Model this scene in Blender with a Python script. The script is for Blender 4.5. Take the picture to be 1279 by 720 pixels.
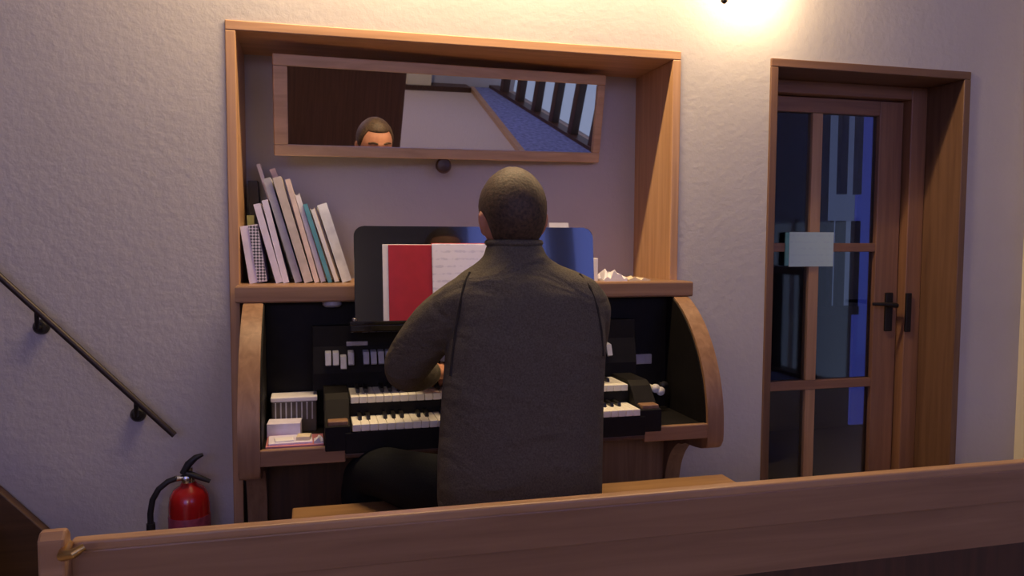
import bpy, bmesh, math, random
from mathutils import Vector, Matrix
random.seed(7)
S = bpy.context.scene
for o in list(bpy.data.objects): bpy.data.objects.remove(o)

# ------------------------------------------------------------------ camera
FPX, W, H = 971.0, 1279.0, 720.0
CAM = Vector((0.0, -2.5, 1.33))
YAW, PIT, ROL = math.radians(14.465), math.radians(-3.63), math.radians(0.257)
fw = Vector((math.sin(YAW)*math.cos(PIT), math.cos(YAW)*math.cos(PIT), math.sin(PIT)))
r0 = Vector((math.cos(YAW), -math.sin(YAW), 0)); u0 = r0.cross(fw)
rt = math.cos(ROL)*r0 + math.sin(ROL)*u0
up = -math.sin(ROL)*r0 + math.cos(ROL)*u0
cd = bpy.data.cameras.new('camera'); cam = bpy.data.objects.new('camera', cd)
S.collection.objects.link(cam); S.camera = cam
cd.sensor_fit = 'HORIZONTAL'; cd.sensor_width = 36; cd.lens = FPX/W*36
cd.clip_start = 0.05; cd.clip_end = 100
Mx = Matrix((rt, up, -fw)).transposed().to_4x4(); Mx.translation = CAM; cam.matrix_world = Mx
def at(px, py, y):
    v = fw + (px-W/2)/FPX*rt + (H/2-py)/FPX*up
    return CAM + v*((y-CAM.y)/v.y)

# ------------------------------------------------------------------ world, exposure, main lights
wd = bpy.data.worlds.new('world'); S.world = wd; wd.use_nodes = True
wd.node_tree.nodes['Background'].inputs[0].default_value = (0.30, 0.34, 0.55, 1)
wd.node_tree.nodes['Background'].inputs[1].default_value = 0.15
S.view_settings.view_transform = 'Standard'; S.view_settings.look = 'None'
S.view_settings.exposure = 0.18; S.view_settings.gamma = 1.0; S.view_settings.use_curve_mapping = False
WINDOW_COL, WINDOW_STR = (0.24, 0.31, 1.0), 3.4
REFLECTION_COL, REFLECTION_STR = (0.30, 0.36, 0.62), 0.16  # glow imitating what the door glass reflects
LAMP_STRIP_W, LAMP_DOOR_W, LAMP_NAVE_W, ADDED_PENDANT_W = 34.0, 10.0, 48.0, 110.0
WARM = (1.0, 0.70, 0.38)

# ------------------------------------------------------------------ helpers
C = S.collection
def tag(o, label=None, cat=None, group=None, kind=None):
    if label: o['label'] = label
    if cat: o['category'] = cat
    if group: o['group'] = group
    if kind: o['kind'] = kind
    return o
def thing(name, label, cat, loc=(0,0,0), group=None):
    o = bpy.data.objects.new(name, None); C.objects.link(o); o.location = loc
    o.empty_display_size = 0.05
    return tag(o, label, cat, group)
def put(name, me, mat, parent=None):
    o = bpy.data.objects.new(name, me); C.objects.link(o)
    if mat is not None and not me.materials: me.materials.append(mat)
    if parent is not None:
        o.parent = parent
        o.matrix_parent_inverse = world_of(parent).inverted()
    return o
def world_of(o):
    m = Matrix.LocRotScale(o.location, o.rotation_euler, o.scale)
    if o.parent: m = world_of(o.parent) @ o.matrix_parent_inverse @ m
    return m
class B:
    """collects shapes for ONE mesh"""
    def __init__(s): s.bm = bmesh.new()
    def box(s, x0, x1, y0, y1, z0, z1, bev=0.0, seg=2, mtx=None):
        g = bmesh.ops.create_cube(s.bm, size=1)
        vs = g['verts']
        for v in vs:
            v.co = Vector(((x0+x1)/2+v.co.x*(x1-x0), (y0+y1)/2+v.co.y*(y1-y0), (z0+z1)/2+v.co.z*(z1-z0)))
        if bev > 0:
            es = list({e for v in vs for e in v.link_edges})
            r = bmesh.ops.bevel(s.bm, geom=es, offset=bev, segments=seg, profile=0.5, affect='EDGES')
            vs = list({v for f in r['faces'] for v in f.verts} | {v for v in vs if v.is_valid})
        if mtx is not None:
            for v in vs: v.co = mtx @ v.co
        return s
    def prism(s, pts, d0, d1, axis='x', bev=0.0):
        """polygon pts (a,b) extruded along axis from d0 to d1; x:(y,z) y:(x,z) z:(x,y)"""
        def mk(p, d): return {'x': (d, p[0], p[1]), 'y': (p[0], d, p[1]), 'z': (p[0], p[1], d)}[axis]
        a = [s.bm.verts.new(mk(p, d0)) for p in pts]; b = [s.bm.verts.new(mk(p, d1)) for p in pts]
        fs = [s.bm.faces.new(a), s.bm.faces.new(b[::-1])]
        n = len(pts)
        for i in range(n): fs.append(s.bm.faces.new((a[i], b[i], b[(i+1) % n], a[(i+1) % n])))
        if bev > 0:
            es = list(set(fs[0].edges) | set(fs[1].edges))
            bmesh.ops.bevel(s.bm, geom=es, offset=bev, segments=2, profile=0.5, affect='EDGES')
        return s
    def tube(s, pts, rad, n=12, squash=1.0, side=None):
        """closed tube through pts; rad number or list; squash scales the second axis"""
        pts = [Vector(p) for p in pts]
        if not isinstance(rad, (list, tuple)): rad = [rad]*len(pts)
        rings = []; prev = None
        for i, p in enumerate(pts):
            t = (pts[min(i+1, len(pts)-1)] - pts[max(i-1, 0)]).normalized()
            if prev is None:
                ref = Vector(side) if side else (Vector((0, 0, 1)) if abs(t.z) < 0.9 else Vector((1, 0, 0)))
                a = (ref - t*ref.dot(t)).normalized()
            else:
                a = (prev - t*prev.dot(t)).normalized()
            prev = a; b = t.cross(a)
            rings.append([s.bm.verts.new(p + rad[i]*(math.cos(2*math.pi*k/n)*a*squash + math.sin(2*math.pi*k/n)*b)) for k in range(n)])
        for i in range(len(rings)-1):
            for k in range(n):
                s.bm.faces.new((rings[i][k], rings[i][(k+1) % n], rings[i+1][(k+1) % n], rings[i+1][k]))
        s.bm.faces.new(rings[0][::-1]); s.bm.faces.new(rings[-1])
        return s
    def limb(s, pts, rad, n=16, sub=4):
        """capsule-ended smooth limb"""
        P = [Vector(p) for p in pts]; Q = []; R = []
        for i in range(len(P)-1):
            p0 = P[max(i-1, 0)]; p1 = P[i]; p2 = P[i+1]; p3 = P[min(i+2, len(P)-1)]
            for k in range(sub):
                t = k/sub
                Q.append(0.5*((2*p1)+(p2-p0)*t+(2*p0-5*p1+4*p2-p3)*t*t+(3*p1-p0-3*p2+p3)*t**3))
                R.append(rad[i]*(1-t)+rad[i+1]*t)
        Q.append(P[-1]); R.append(rad[-1])
        d0 = (Q[0]-Q[1]).normalized(); d1 = (Q[-1]-Q[-2]).normalized()
        q0 = [(Q[0]+d0*R[0]*c, R[0]*math.sqrt(max(0.0, 1-c*c))) for c in (0.97, 0.8, 0.5)]
        q1 = [(Q[-1]+d1*R[-1]*c, R[-1]*math.sqrt(max(0.0, 1-c*c))) for c in (0.5, 0.8, 0.97)]
        return s.tube([a for a, _ in q0]+Q+[a for a, _ in q1], [b for _, b in q0]+R+[b for _, b in q1], n)
    def lathe(s, prof, c, n=24, axis='z'):
        rings = []
        for r_, h_ in prof:
            ring = []
            for k in range(n):
                a = 2*math.pi*k/n; p = Vector((r_*math.cos(a), r_*math.sin(a), h_))
                if axis == 'y': p = Vector((p.x, p.z, p.y))
                if axis == 'x': p = Vector((p.z, p.x, p.y))
                ring.append(s.bm.verts.new(Vector(c)+p))
            rings.append(ring)
        for i in range(len(rings)-1):
            for k in range(n): s.bm.faces.new((rings[i][k], rings[i][(k+1) % n], rings[i+1][(k+1) % n], rings[i+1][k]))
        s.bm.faces.new(rings[0][::-1]); s.bm.faces.new(rings[-1])
        return s
    def loft(s, rings, n=32, p=2.4):
        """horizontal superellipse rings (z, cx, cy, a, b)"""
        rr = []
        for z, cx, cy, a, b in rings:
            ring = []
            for k in range(n):
                t = 2*math.pi*k/n; c, sn = math.cos(t), math.sin(t)
                ring.append(s.bm.verts.new((cx+a*math.copysign(abs(c)**(2/p), c), cy+b*math.copysign(abs(sn)**(2/p), sn), z)))
            rr.append(ring)
        for i in range(len(rr)-1):
            for k in range(n): s.bm.faces.new((rr[i][k], rr[i][(k+1) % n], rr[i+1][(k+1) % n], rr[i+1][k]))
        s.bm.faces.new(rr[0][::-1]); s.bm.faces.new(rr[-1])
        return s
    def mesh(s, smooth=False):
        bmesh.ops.recalc_face_normals(s.bm, faces=s.bm.faces)
        me = bpy.data.meshes.new('m'); s.bm.to_mesh(me); s.bm.free()
        if smooth:
            me.polygons.foreach_set('use_smooth', [True]*len(me.polygons))
            me.set_sharp_from_angle(angle=math.radians(38))
        return me
    def obj(s, name, mat, parent=None, smooth=False):
        return put(name, s.mesh(smooth), mat, parent)
def fused(b, vox, it=6):
    """one continuous surface out of overlapping closed shapes"""
    me = b.mesh(); o = bpy.data.objects.new('t', me); C.objects.link(o)
    m = o.modifiers.new('r', 'REMESH'); m.mode = 'VOXEL'; m.voxel_size = vox
    k = o.modifiers.new('s', 'SMOOTH'); k.iterations = it; k.factor = 0.5
    dg = bpy.context.evaluated_depsgraph_get(); dg.update()
    out = bpy.data.meshes.new_from_object(o.evaluated_get(dg)); bpy.data.objects.remove(o)
    out.polygons.foreach_set('use_smooth', [True]*len(out.polygons))
    return out
# ------------------------------------------------------------------ materials
def mat(name): 
    m = bpy.data.materials.new(name); m.use_nodes = True
    return m, m.node_tree.nodes, m.node_tree.links, m.node_tree.nodes['Principled BSDF']
def plain(name, col, rough=0.5, metal=0.0, var=0.06, scale=30, bump=0.0, spec=0.5, coat=0.0):
    m, N, L, P = mat(name)
    tc = N.new('ShaderNodeTexCoord'); nz = N.new('ShaderNodeTexNoise'); nz.inputs['Scale'].default_value = scale
    nz.inputs['Detail'].default_value = 4; L.new(tc.outputs['Object'], nz.inputs['Vector'])
    cr = N.new('ShaderNodeValToRGB')
    cr.color_ramp.elements[0].position = 0.3; cr.color_ramp.elements[1].position = 0.7
    cr.color_ramp.elements[0].color = (*[c*(1-var*2) for c in col], 1); cr.color_ramp.elements[1].color = (*[min(1, c*(1+var*2)) for c in col], 1)
    L.new(nz.outputs['Fac'], cr.inputs[0]); L.new(cr.outputs[0], P.inputs['Base Color'])
    P.inputs['Roughness'].default_value = rough; P.inputs['Metallic'].default_value = metal
    P.inputs['Specular IOR Level'].default_value = spec; P.inputs['Coat Weight'].default_value = coat
    if bump:
        bp = N.new('ShaderNodeBump'); bp.inputs['Strength'].default_value = bump; bp.inputs['Distance'].default_value = 0.004
        L.new(nz.outputs['Fac'], bp.inputs['Height']); L.new(bp.outputs[0], P.inputs['Normal'])
    return m
def wood(name, c1, c2, grain='x', rough=0.42, scale=1.0):
    m, N, L, P = mat(name)
    tc = N.new('ShaderNodeTexCoord'); mp = N.new('ShaderNodeMapping')
    sc = {'x': (1.2, 22, 22), 'y': (22, 1.2, 22), 'z': (22, 22, 1.2)}[grain]
    mp.inputs['Scale'].default_value = [k*scale for k in sc]
    nz = N.new('ShaderNodeTexNoise'); nz.inputs['Scale'].default_value = 2.0; nz.inputs['Detail'].default_value = 6; nz.inputs['Distortion'].default_value = 0.6
    L.new(tc.outputs['Object'], mp.inputs[0]); L.new(mp.outputs[0], nz.inputs['Vector'])
    cr = N.new('ShaderNodeValToRGB'); cr.color_ramp.elements[0].position = 0.32; cr.color_ramp.elements[1].position = 0.68
    cr.color_ramp.elements[0].color = (*c1, 1); cr.color_ramp.elements[1].color = (*c2, 1)
    L.new(nz.outputs['Fac'], cr.inputs[0]); L.new(cr.outputs[0], P.inputs['Base Color'])
    P.inputs['Roughness'].default_value = rough
    bp = N.new('ShaderNodeBump'); bp.inputs['Strength'].default_value = 0.15; bp.inputs['Distance'].default_value = 0.002
    L.new(nz.outputs['Fac'], bp.inputs['Height']); L.new(bp.outputs[0], P.inputs['Normal'])
    return m
def plaster(name, col, strength=0.38):
    m, N, L, P = mat(name)
    tc = N.new('ShaderNodeTexCoord')
    n1 = N.new('ShaderNodeTexNoise'); n1.inputs['Scale'].default_value = 38; n1.inputs['Detail'].default_value = 6; n1.inputs['Roughness'].default_value = 0.6
    n2 = N.new('ShaderNodeTexNoise'); n2.inputs['Scale'].default_value = 3.5; n2.inputs['Detail'].default_value = 3
    L.new(tc.outputs['Object'], n1.inputs['Vector']); L.new(tc.outputs['Object'], n2.inputs['Vector'])
    ad = N.new('ShaderNodeMath'); ad.operation = 'MULTIPLY_ADD'; ad.inputs[1].default_value = 0.6
    L.new(n2.outputs['Fac'], ad.inputs[0]); L.new(n1.outputs['Fac'], ad.inputs[2])
    bp = N.new('ShaderNodeBump'); bp.inputs['Strength'].default_value = strength; bp.inputs['Distance'].default_value = 0.006
    L.new(ad.outputs[0], bp.inputs['Height']); L.new(bp.outputs[0], P.inputs['Normal'])
    cr = N.new('ShaderNodeValToRGB'); cr.color_ramp.elements[0].position = 0.3; cr.color_ramp.elements[1].position = 0.75
    cr.color_ramp.elements[0].color = (*[c*0.93 for c in col], 1); cr.color_ramp.elements[1].color = (*col, 1)
    L.new(n2.outputs['Fac'], cr.inputs[0]); L.new(cr.outputs[0], P.inputs['Base Color'])
    P.inputs['Roughness'].default_value = 0.9; P.inputs['Specular IOR Level'].default_value = 0.15
    return m
def emit(name, col, st):
    m, N, L, P = mat(name)
    P.inputs['Base Color'].default_value = (*[c*0.3 for c in col], 1)
    P.inputs['Emission Color'].default_value = (*col, 1); P.inputs['Emission Strength'].default_value = st
    return m
def lines(name, paper, ink, scale, axis='Z', amt=0.5):
    """printed page: thin broken lines"""
    m, N, L, P = mat(name)
    tc = N.new('ShaderNodeTexCoord'); wv = N.new('ShaderNodeTexWave'); wv.bands_direction = axis
    wv.inputs['Scale'].default_value = scale; wv.inputs['Distortion'].default_value = 0.0
    L.new(tc.outputs['Object'], wv.inputs['Vector'])
    nz = N.new('ShaderNodeTexNoise'); nz.inputs['Scale'].default_value = 60; L.new(tc.outputs['Object'], nz.inputs['Vector'])
    mu = N.new('ShaderNodeMath'); mu.operation = 'MULTIPLY'; L.new(wv.outputs['Fac'], mu.inputs[0]); L.new(nz.outputs['Fac'], mu.inputs[1])
    cr = N.new('ShaderNodeValToRGB'); cr.color_ramp.elements[0].position = 0.38; cr.color_ramp.elements[1].position = 0.55
    cr.color_ramp.elements[0].color = (*paper, 1)
    cr.color_ramp.elements[1].color = (*[a*(1-amt)+b*amt for a, b in zip(paper, ink)], 1)
    L.new(mu.outputs[0], cr.inputs[0]); L.new(cr.outputs[0], P.inputs['Base Color']); P.inputs['Roughness'].default_value = 0.7
    return m
def checker(name, a, b, scale):
    m, N, L, P = mat(name)
    tc = N.new('ShaderNodeTexCoord'); mp = N.new('ShaderNodeMapping'); mp.inputs['Rotation'].default_value = (0, math.radians(45), 0)
    ck = N.new('ShaderNodeTexChecker'); ck.inputs['Scale'].default_value = scale
    ck.inputs['Color1'].default_value = (*a, 1); ck.inputs['Color2'].default_value = (*b, 1)
    L.new(tc.outputs['Object'], mp.inputs[0]); L.new(mp.outputs[0], ck.inputs['Vector']); L.new(ck.outputs['Color'], P.inputs['Base Color'])
    P.inputs['Roughness'].default_value = 0.6
    return m
def glass(name):
    m, N, L, P = mat(name); N.remove(P)
    out = [n for n in N if n.type == 'OUTPUT_MATERIAL'][0]
    tr = N.new('ShaderNodeBsdfTransparent'); tr.inputs[0].default_value = (0.80, 0.84, 0.9, 1)
    gl = N.new('ShaderNodeBsdfGlossy'); gl.inputs['Roughness'].default_value = 0.03
    fr = N.new('ShaderNodeFresnel'); fr.inputs[0].default_value = 1.5
    mx = N.new('ShaderNodeMixShader'); L.new(fr.outputs[0], mx.inputs[0]); L.new(tr.outputs[0], mx.inputs[1]); L.new(gl.outputs[0], mx.inputs[2])
    L.new(mx.outputs[0], out.inputs[0]); return m

M = {}
M['plaster'] = plaster('rough_plaster', (0.53, 0.51, 0.515))
M['plaster_smooth'] = plaster('smooth_plaster', (0.78, 0.72, 0.56), 0.1)
M['ceiling'] = plaster('ceiling_plaster', (0.80, 0.77, 0.73), 0.1)
M['carpet'] = plain('carpet', (0.50, 0.42, 0.38), 0.95, var=0.1, scale=90, bump=0.3, spec=0.1)
M['oak'] = wood('oak_trim', (0.42, 0.235, 0.115), (0.56, 0.33, 0.175), 'z')
M['oak_x'] = wood('oak_trim_flat', (0.42, 0.235, 0.115), (0.56, 0.33, 0.175), 'x')
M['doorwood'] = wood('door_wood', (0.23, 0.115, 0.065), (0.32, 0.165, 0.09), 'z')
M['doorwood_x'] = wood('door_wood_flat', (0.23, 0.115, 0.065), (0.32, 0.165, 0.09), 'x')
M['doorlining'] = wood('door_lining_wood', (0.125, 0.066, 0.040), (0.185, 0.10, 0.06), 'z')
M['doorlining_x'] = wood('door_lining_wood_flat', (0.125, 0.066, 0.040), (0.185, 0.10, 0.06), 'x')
M['mirrorwood'] = wood('mirror_frame_wood', (0.50, 0.33, 0.19), (0.64, 0.44, 0.26), 'x')
M['console'] = wood('console_wood', (0.215, 0.115, 0.062), (0.32, 0.185, 0.105), 'z')
M['console_x'] = wood('console_wood_flat', (0.215, 0.115, 0.062), (0.32, 0.185, 0.105), 'x')
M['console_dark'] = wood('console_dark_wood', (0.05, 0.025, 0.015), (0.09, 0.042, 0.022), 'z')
M['pew'] = wood('pew_wood', (0.25, 0.135, 0.07), (0.34, 0.195, 0.105), 'x', 0.38)
M['pew_cap'] = wood('pew_cap_wood', (0.36, 0.20, 0.10), (0.50, 0.30, 0.16), 'x', 0.35)
M['bench'] = wood('bench_wood', (0.26, 0.138, 0.06), (0.35, 0.20, 0.09), 'x', 0.45)
M['darkwood'] = wood('dark_wood', (0.045, 0.02, 0.012), (0.075, 0.032, 0.018), 'z')
M['cabinet'] = wood('cabinet_wood', (0.10, 0.045, 0.03), (0.15, 0.07, 0.045), 'z')
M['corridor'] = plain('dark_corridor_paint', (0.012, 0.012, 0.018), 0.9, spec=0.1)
M['stair'] = wood('stair_wood', (0.06, 0.032, 0.018), (0.095, 0.05, 0.026), 'x')
M['black'] = plain('black_panel', (0.008, 0.007, 0.007), 0.6, var=0.1, spec=0.2)
M['gloss'] = plain('black_lacquer', (0.007, 0.006, 0.007), 0.10, var=0.02, scale=5, coat=0.6)
M['iron'] = plain('black_iron', (0.02, 0.018, 0.018), 0.45, 0.4, scale=60)
M['rail'] = plain('rail_iron', (0.035, 0.024, 0.022), 0.45, 0.3, scale=60)
M['chrome'] = plain('chrome', (0.6, 0.6, 0.6), 0.2, 1.0)
M['brass'] = plain('brass', (0.65, 0.42, 0.14), 0.28, 1.0)
M['ivory'] = plain('ivory_key', (0.90, 0.87, 0.76), 0.3, var=0.02)
M['ebony'] = plain('ebony_key', (0.01, 0.009, 0.009), 0.35)
M['tab'] = plain('stop_tab', (0.45, 0.47, 0.58), 0.35)
M['plate'] = plain('metal_plate', (0.42, 0.42, 0.48), 0.35, 0.3)
M['white'] = plain('white_paper', (0.78, 0.76, 0.80), 0.8, var=0.02)
M['cream'] = plain('cream_paper', (0.72, 0.62, 0.45), 0.8, var=0.03)
M['red'] = plain('red_cover', (0.42, 0.012, 0.03), 0.55, var=0.04)
M['pink'] = plain('pink_cover', (0.55, 0.20, 0.24), 0.6)
M['page'] = lines('printed_page', (0.84, 0.82, 0.95), (0.35, 0.35, 0.55), 14.0, 'Z', 0.35)
M['exred'] = plain('red_enamel', (0.42, 0.012, 0.012), 0.22, var=0.03, coat=0.3)
M['exlabel'] = plain('extinguisher_label', (0.30, 0.05, 0.09), 0.4, var=0.15, scale=60)
M['rubber'] = plain('black_rubber', (0.012, 0.012, 0.016), 0.5)
M['teal'] = lines('pale_teal_paper', (0.52, 0.70, 0.68), (0.42, 0.58, 0.62), 12.0, 'Z', 0.35)
M['teal2'] = plain('teal_paper', (0.14, 0.36, 0.33), 0.8)
M['skin'] = plain('skin', (0.52, 0.24, 0.15), 0.5, var=0.05, scale=25)
M['hair'] = plain('brown_hair', (0.062, 0.037, 0.020), 0.6, var=0.28, scale=140, bump=0.4)
M['sweater'] = plain('olive_knit', (0.125, 0.110, 0.086), 0.95, var=0.12, scale=260, bump=0.5, spec=0.1)
M['sweater_seam'] = plain('olive_seam', (0.045, 0.040, 0.034), 0.95, spec=0.1)
_m = M['sweater']; _N = _m.node_tree.nodes; _L = _m.node_tree.links; _P = _N['Principled BSDF']
_tc = _N.new('ShaderNodeTexCoord'); _mp = _N.new('ShaderNodeMapping'); _mp.inputs['Scale'].default_value = (5, 5, 9); _L.new(_tc.outputs['Object'], _mp.inputs[0])
_nz = _N.new('ShaderNodeTexNoise'); _nz.inputs['Scale'].default_value = 1.6; _nz.inputs['Detail'].default_value = 2; _nz.inputs['Distortion'].default_value = 0.8; _L.new(_mp.outputs[0], _nz.inputs['Vector'])
_b2 = _N.new('ShaderNodeBump'); _b2.inputs['Strength'].default_value = 0.7; _b2.inputs['Distance'].default_value = 0.03; _L.new(_nz.outputs['Fac'], _b2.inputs['Height'])
_b1 = [n for n in _N if n.type == 'BUMP' and n != _b2][0]; _L.new(_b2.outputs[0], _b1.inputs['Normal'])
M['trouser'] = plain('black_trousers', (0.012, 0.013, 0.014), 0.9, spec=0.15, bump=0.2, scale=200)
M['leather'] = plain('black_leather', (0.012, 0.01, 0.01), 0.35)
M['eye'] = plain('eye_white', (0.7, 0.68, 0.65), 0.2); M['iris'] = plain('iris', (0.05, 0.03, 0.02), 0.2)
M['lip'] = plain('lip', (0.42, 0.16, 0.12), 0.5)
M['bluecarpet'] = plain('blue_cushion', (0.16, 0.19, 0.40), 0.9, var=0.2, scale=20)
M['palewall'] = plaster('pale_wall', (0.60, 0.62, 0.72), 0.1)
M['glass'] = glass('door_glass')
M['mirror'] = plain('mirror_glass', (0.86, 0.86, 0.88), 0.015, 1.0, var=0.0)
M['window'] = emit('window_daylight', WINDOW_COL, WINDOW_STR)
M['side_pane'] = emit('pale_window_glass', (0.42, 0.50, 0.75), 0.45)
M['reflect_pane'] = emit('reflection_glow', REFLECTION_COL, REFLECTION_STR)  # glow put in for bluish stripes mirrored in the door panes
M['reflect_blue'] = emit('reflection_blue_glow', (0.10, 0.13, 0.75), 0.20)  # blue strip of the same imitated reflection
M['bulb'] = emit('bulb_glow', (1.0, 0.72, 0.40), 25)
M['bulb2'] = emit('globe_glow', (1.0, 0.8, 0.6), 3)
M['tube_glow'] = emit('tube_glow', (1.0, 0.72, 0.40), 4)
M['greybook'] = plain('grey_cover', (0.44, 0.44, 0.50), 0.6)
M['lilac'] = plain('lilac_cover', (0.72, 0.68, 0.84), 0.6, var=0.04)
M['beige'] = plain('beige_cover', (0.58, 0.52, 0.48), 0.6)
M['tealbook'] = plain('teal_cover', (0.10, 0.33, 0.42), 0.5)
M['orangebook'] = plain('peach_cover', (0.76, 0.62, 0.56), 0.6)
M['palebluebook'] = plain('pale_blue_cover', (0.72, 0.75, 0.84), 0.5, var=0.15, scale=14)
M['blackbook'] = plain('black_binder', (0.02, 0.018, 0.025), 0.5)
M['green'] = plain('olive_cover', (0.28, 0.30, 0.16), 0.6)
M['spiral'] = checker('spiral_pattern', (0.62, 0.60, 0.70), (0.05, 0.05, 0.08), 150)
M['boxgrey'] = plain('grey_brown_tin', (0.10, 0.085, 0.07), 0.4, 0.2)

# ================================================================== the setting
NX0, NX1, NZ = -0.242, 1.242, 1.977        # niche trim, outer edges
DX0, DX1 = 1.593, 2.459                    # door casing, outer edges
TW = 0.030
WT = 0.35
def struct(o): o['kind'] = 'structure'; return o
b = B()
b.box(-4, NX0+0.005, 0, WT, -0.1, 4.2); b.box(NX0+0.005, NX1-0.005, 0, WT, NZ-0.005, 4.2); b.box(NX1-0.005, DX0+0.005, 0, WT, -0.1, 4.2)
b.box(DX0+0.005, DX1-0.005, 0, WT, NZ-0.005, 4.2); b.box(DX1-0.005, 2.90, 0, WT, -0.1, 4.2)
b.box(NX0+0.005, NX1-0.005, 0.31, WT, -0.1, NZ-0.005)
tag(struct(b.obj('wall_front', M['plaster'])), 'rough grey-violet plaster wall with organ niche and deep doorway')
b = B(); b.box(2.752, 2.90, -0.30, 0, -0.1, 4.2)
tag(struct(b.obj('wall_right', M['plaster_smooth'])), 'cream side wall beside the glazed door')
b = B(); b.box(-4, 6.2, -7.7, 2.3, -0.1, 0)
tag(struct(b.obj('floor', M['carpet'])), 'plain beige-brown carpeted floor')
b = B(); b.box(-4, 6.2, -7.7, WT, 4.2, 4.3)
tag(struct(b.obj('ceiling', M['ceiling'])), 'high pale plaster ceiling over the room')
b = B(); b.box(-4.15, -4, -7.7, WT, -0.1, 4.2)
tag(struct(b.obj('wall_left', M['plaster'])), 'side wall beyond the stairs')
# back wall with two window openings; what the tilted mirror looks at stands in front of it
WZ0, WZ1 = 2.05, 3.85
wins = [(-3.4, -0.9), (1.95, 4.3)]
b = B(); xs = [-4, -3.4, -0.9, 1.95, 4.3, 6.2]
b.box(-4, 6.2, -7.85, -7.6, -0.1, WZ0); b.box(-4, 6.2, -7.85, -7.6, WZ1, 4.2)
for i in (0, 2, 4): b.box(xs[i], xs[i+1], -7.85, -7.6, WZ0, WZ1)
tag(struct(b.obj('wall_back', M['palewall'])), 'pale back wall with two high windows')
for k, (a, c) in enumerate(wins):
    f = B(); t = 0.05
    f.box(a, c, -7.72, -7.60, WZ0, WZ0+t); f.box(a, c, -7.72, -7.60, WZ1-t, WZ1)
    f.box(a, a+t, -7.72, -7.60, WZ0+t, WZ1-t); f.box(c-t, c, -7.72, -7.60, WZ0+t, WZ1-t)
    n = 3 if k == 0 else 2
    for i in range(1, n): xx = a+(c-a)*i/n; f.box(xx-0.03, xx+0.03, -7.71, -7.62, WZ0+t, WZ1-t)
    wo = struct(f.obj('window_%d' % (k+2), M['darkwood'])); tag(wo, ['wide high window in the back wall', 'narrower high window in the back wall'][k])
    for i in range(n):
        p = B(); x0 = a+(c-a)*i/n+0.03; x1 = a+(c-a)*(i+1)/n-0.03
        p.box(x0, x1, -7.69, -7.68, WZ0+t, WZ1-t); p.obj('pane', M['window'], wo)
b = B(); b.box(6.2, 6.35, -7.7, WT, -0.1, 4.2)
tag(struct(b.obj('wall_side', M['palewall'])), 'pale bluish side wall beyond the balustrade')
b = B(); b.box(2.90, 6.2, 0.0, WT, -0.1, 4.2); struct(tag(b.obj('wall_return', M['palewall']), 'plain wall past the cream corner'))
b = B(); b.box(2.2, 4.0, -7.6, -7.40, 0, 0.07)
struct(tag(b.obj('baseboard_back', M['darkwood']), 'dark skirting at the foot of the back wall'))
b = B(); b.box(3.06, 3.40, -7.6, -7.42, 0, 4.2)
struct(tag(b.obj('trim_3', M['plaster_smooth']), 'pale pilaster on the back wall, seen in the mirror'))

w4 = bpy.data.objects.new('window_4', None); C.objects.link(w4); struct(tag(w4, 'long pale glazed screen behind the balustrade, seen in the mirror'))
for k in range(5):
    y0 = -7.5+0.9*k
    B().box(4.72, 4.74, y0, y0+0.84, 0.03, 1.5).obj('pane', M['side_pane'], w4)
    B().box(4.70, 4.76, y0+0.84, y0+0.9, 0.0, 1.54, 0.004).obj('mullion', M['palewall'], w4)
# niche lining
tr = bpy.data.objects.new('trim_1', None); C.objects.link(tr); struct(tag(tr, 'oak lining boards framing the organ niche'))
def lining(x0, x1, zt, yb, parent, mz, mx):
    B().box(x0, x0+TW, -0.008, yb, 0, zt-TW, 0.003).obj('jamb_board', mz, parent)
    B().box(x1-TW, x1, -0.008, yb, 0, zt-TW, 0.003).obj('jamb_board', mz, parent)
    B().box(x0, x1, -0.008, yb, zt-TW, zt, 0.003).obj('head_board', mx, parent)
lining(NX0, NX1, NZ, 0.315, tr, M['oak'], M['oak_x'])
# ---- door
dr = bpy.data.objects.new('door_1', None); C.objects.link(dr); struct(tag(dr, 'glazed brown wooden door set deep in its oak-lined opening'))
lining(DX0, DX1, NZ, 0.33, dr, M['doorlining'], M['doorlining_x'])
IX0, IX1 = DX0+TW, DX1-TW
fr = B().box(IX1-0.075, IX1, 0.175, 0.27, 0, NZ-TW, 0.004).obj('frame_post', M['doorwood'], dr)
B().box(IX0, IX0+0.03, 0.175, 0.27, 0, NZ-TW, 0.004).obj('frame_post', M['doorwood'], dr)
B().box(IX0+0.03, IX1-0.075, 0.175, 0.27, NZ-TW-0.05, NZ-TW, 0.004).obj('frame_head', M['doorwood_x'], dr)
LX0, LX1, LY0, LY1, LZ1 = IX0+0.033, IX1-0.079, 0.215, 0.258, NZ-TW-0.054
B().box(LX0, LX0+0.07, LY0, LY1, 0.01, LZ1, 0.004).obj('stile', M['doorwood'], dr)
B().box(LX1-0.112, LX1, LY0, LY1, 0.01, LZ1, 0.004).obj('stile', M['doorwood'], dr)
gx0, gx1 = LX0+0.07, LX1-0.112
MU0, MU1 = 1.930, 1.976
rails = [(0.01, 0.22), (0.725, 0.762), (1.283, 1.318), (1.834, LZ1)]
for z0, z1 in rails: B().box(gx0, gx1, LY0+0.002, LY1-0.002, z0, z1, 0.003).obj('rail', M['doorwood_x'], dr)
for i in range(3): B().box(MU0, MU1, LY0+0.004, LY1-0.004, rails[i][1], rails[i+1][0], 0.003).obj('muntin', M['oak'], dr)
for i in range(3):
    for x0, x1 in ((gx0, MU0), (MU1, gx1)):
        B().box(x0, x1, 0.234, 0.239, rails[i][1], rails[i+1][0]).obj('pane', M['glass'], dr)
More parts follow.
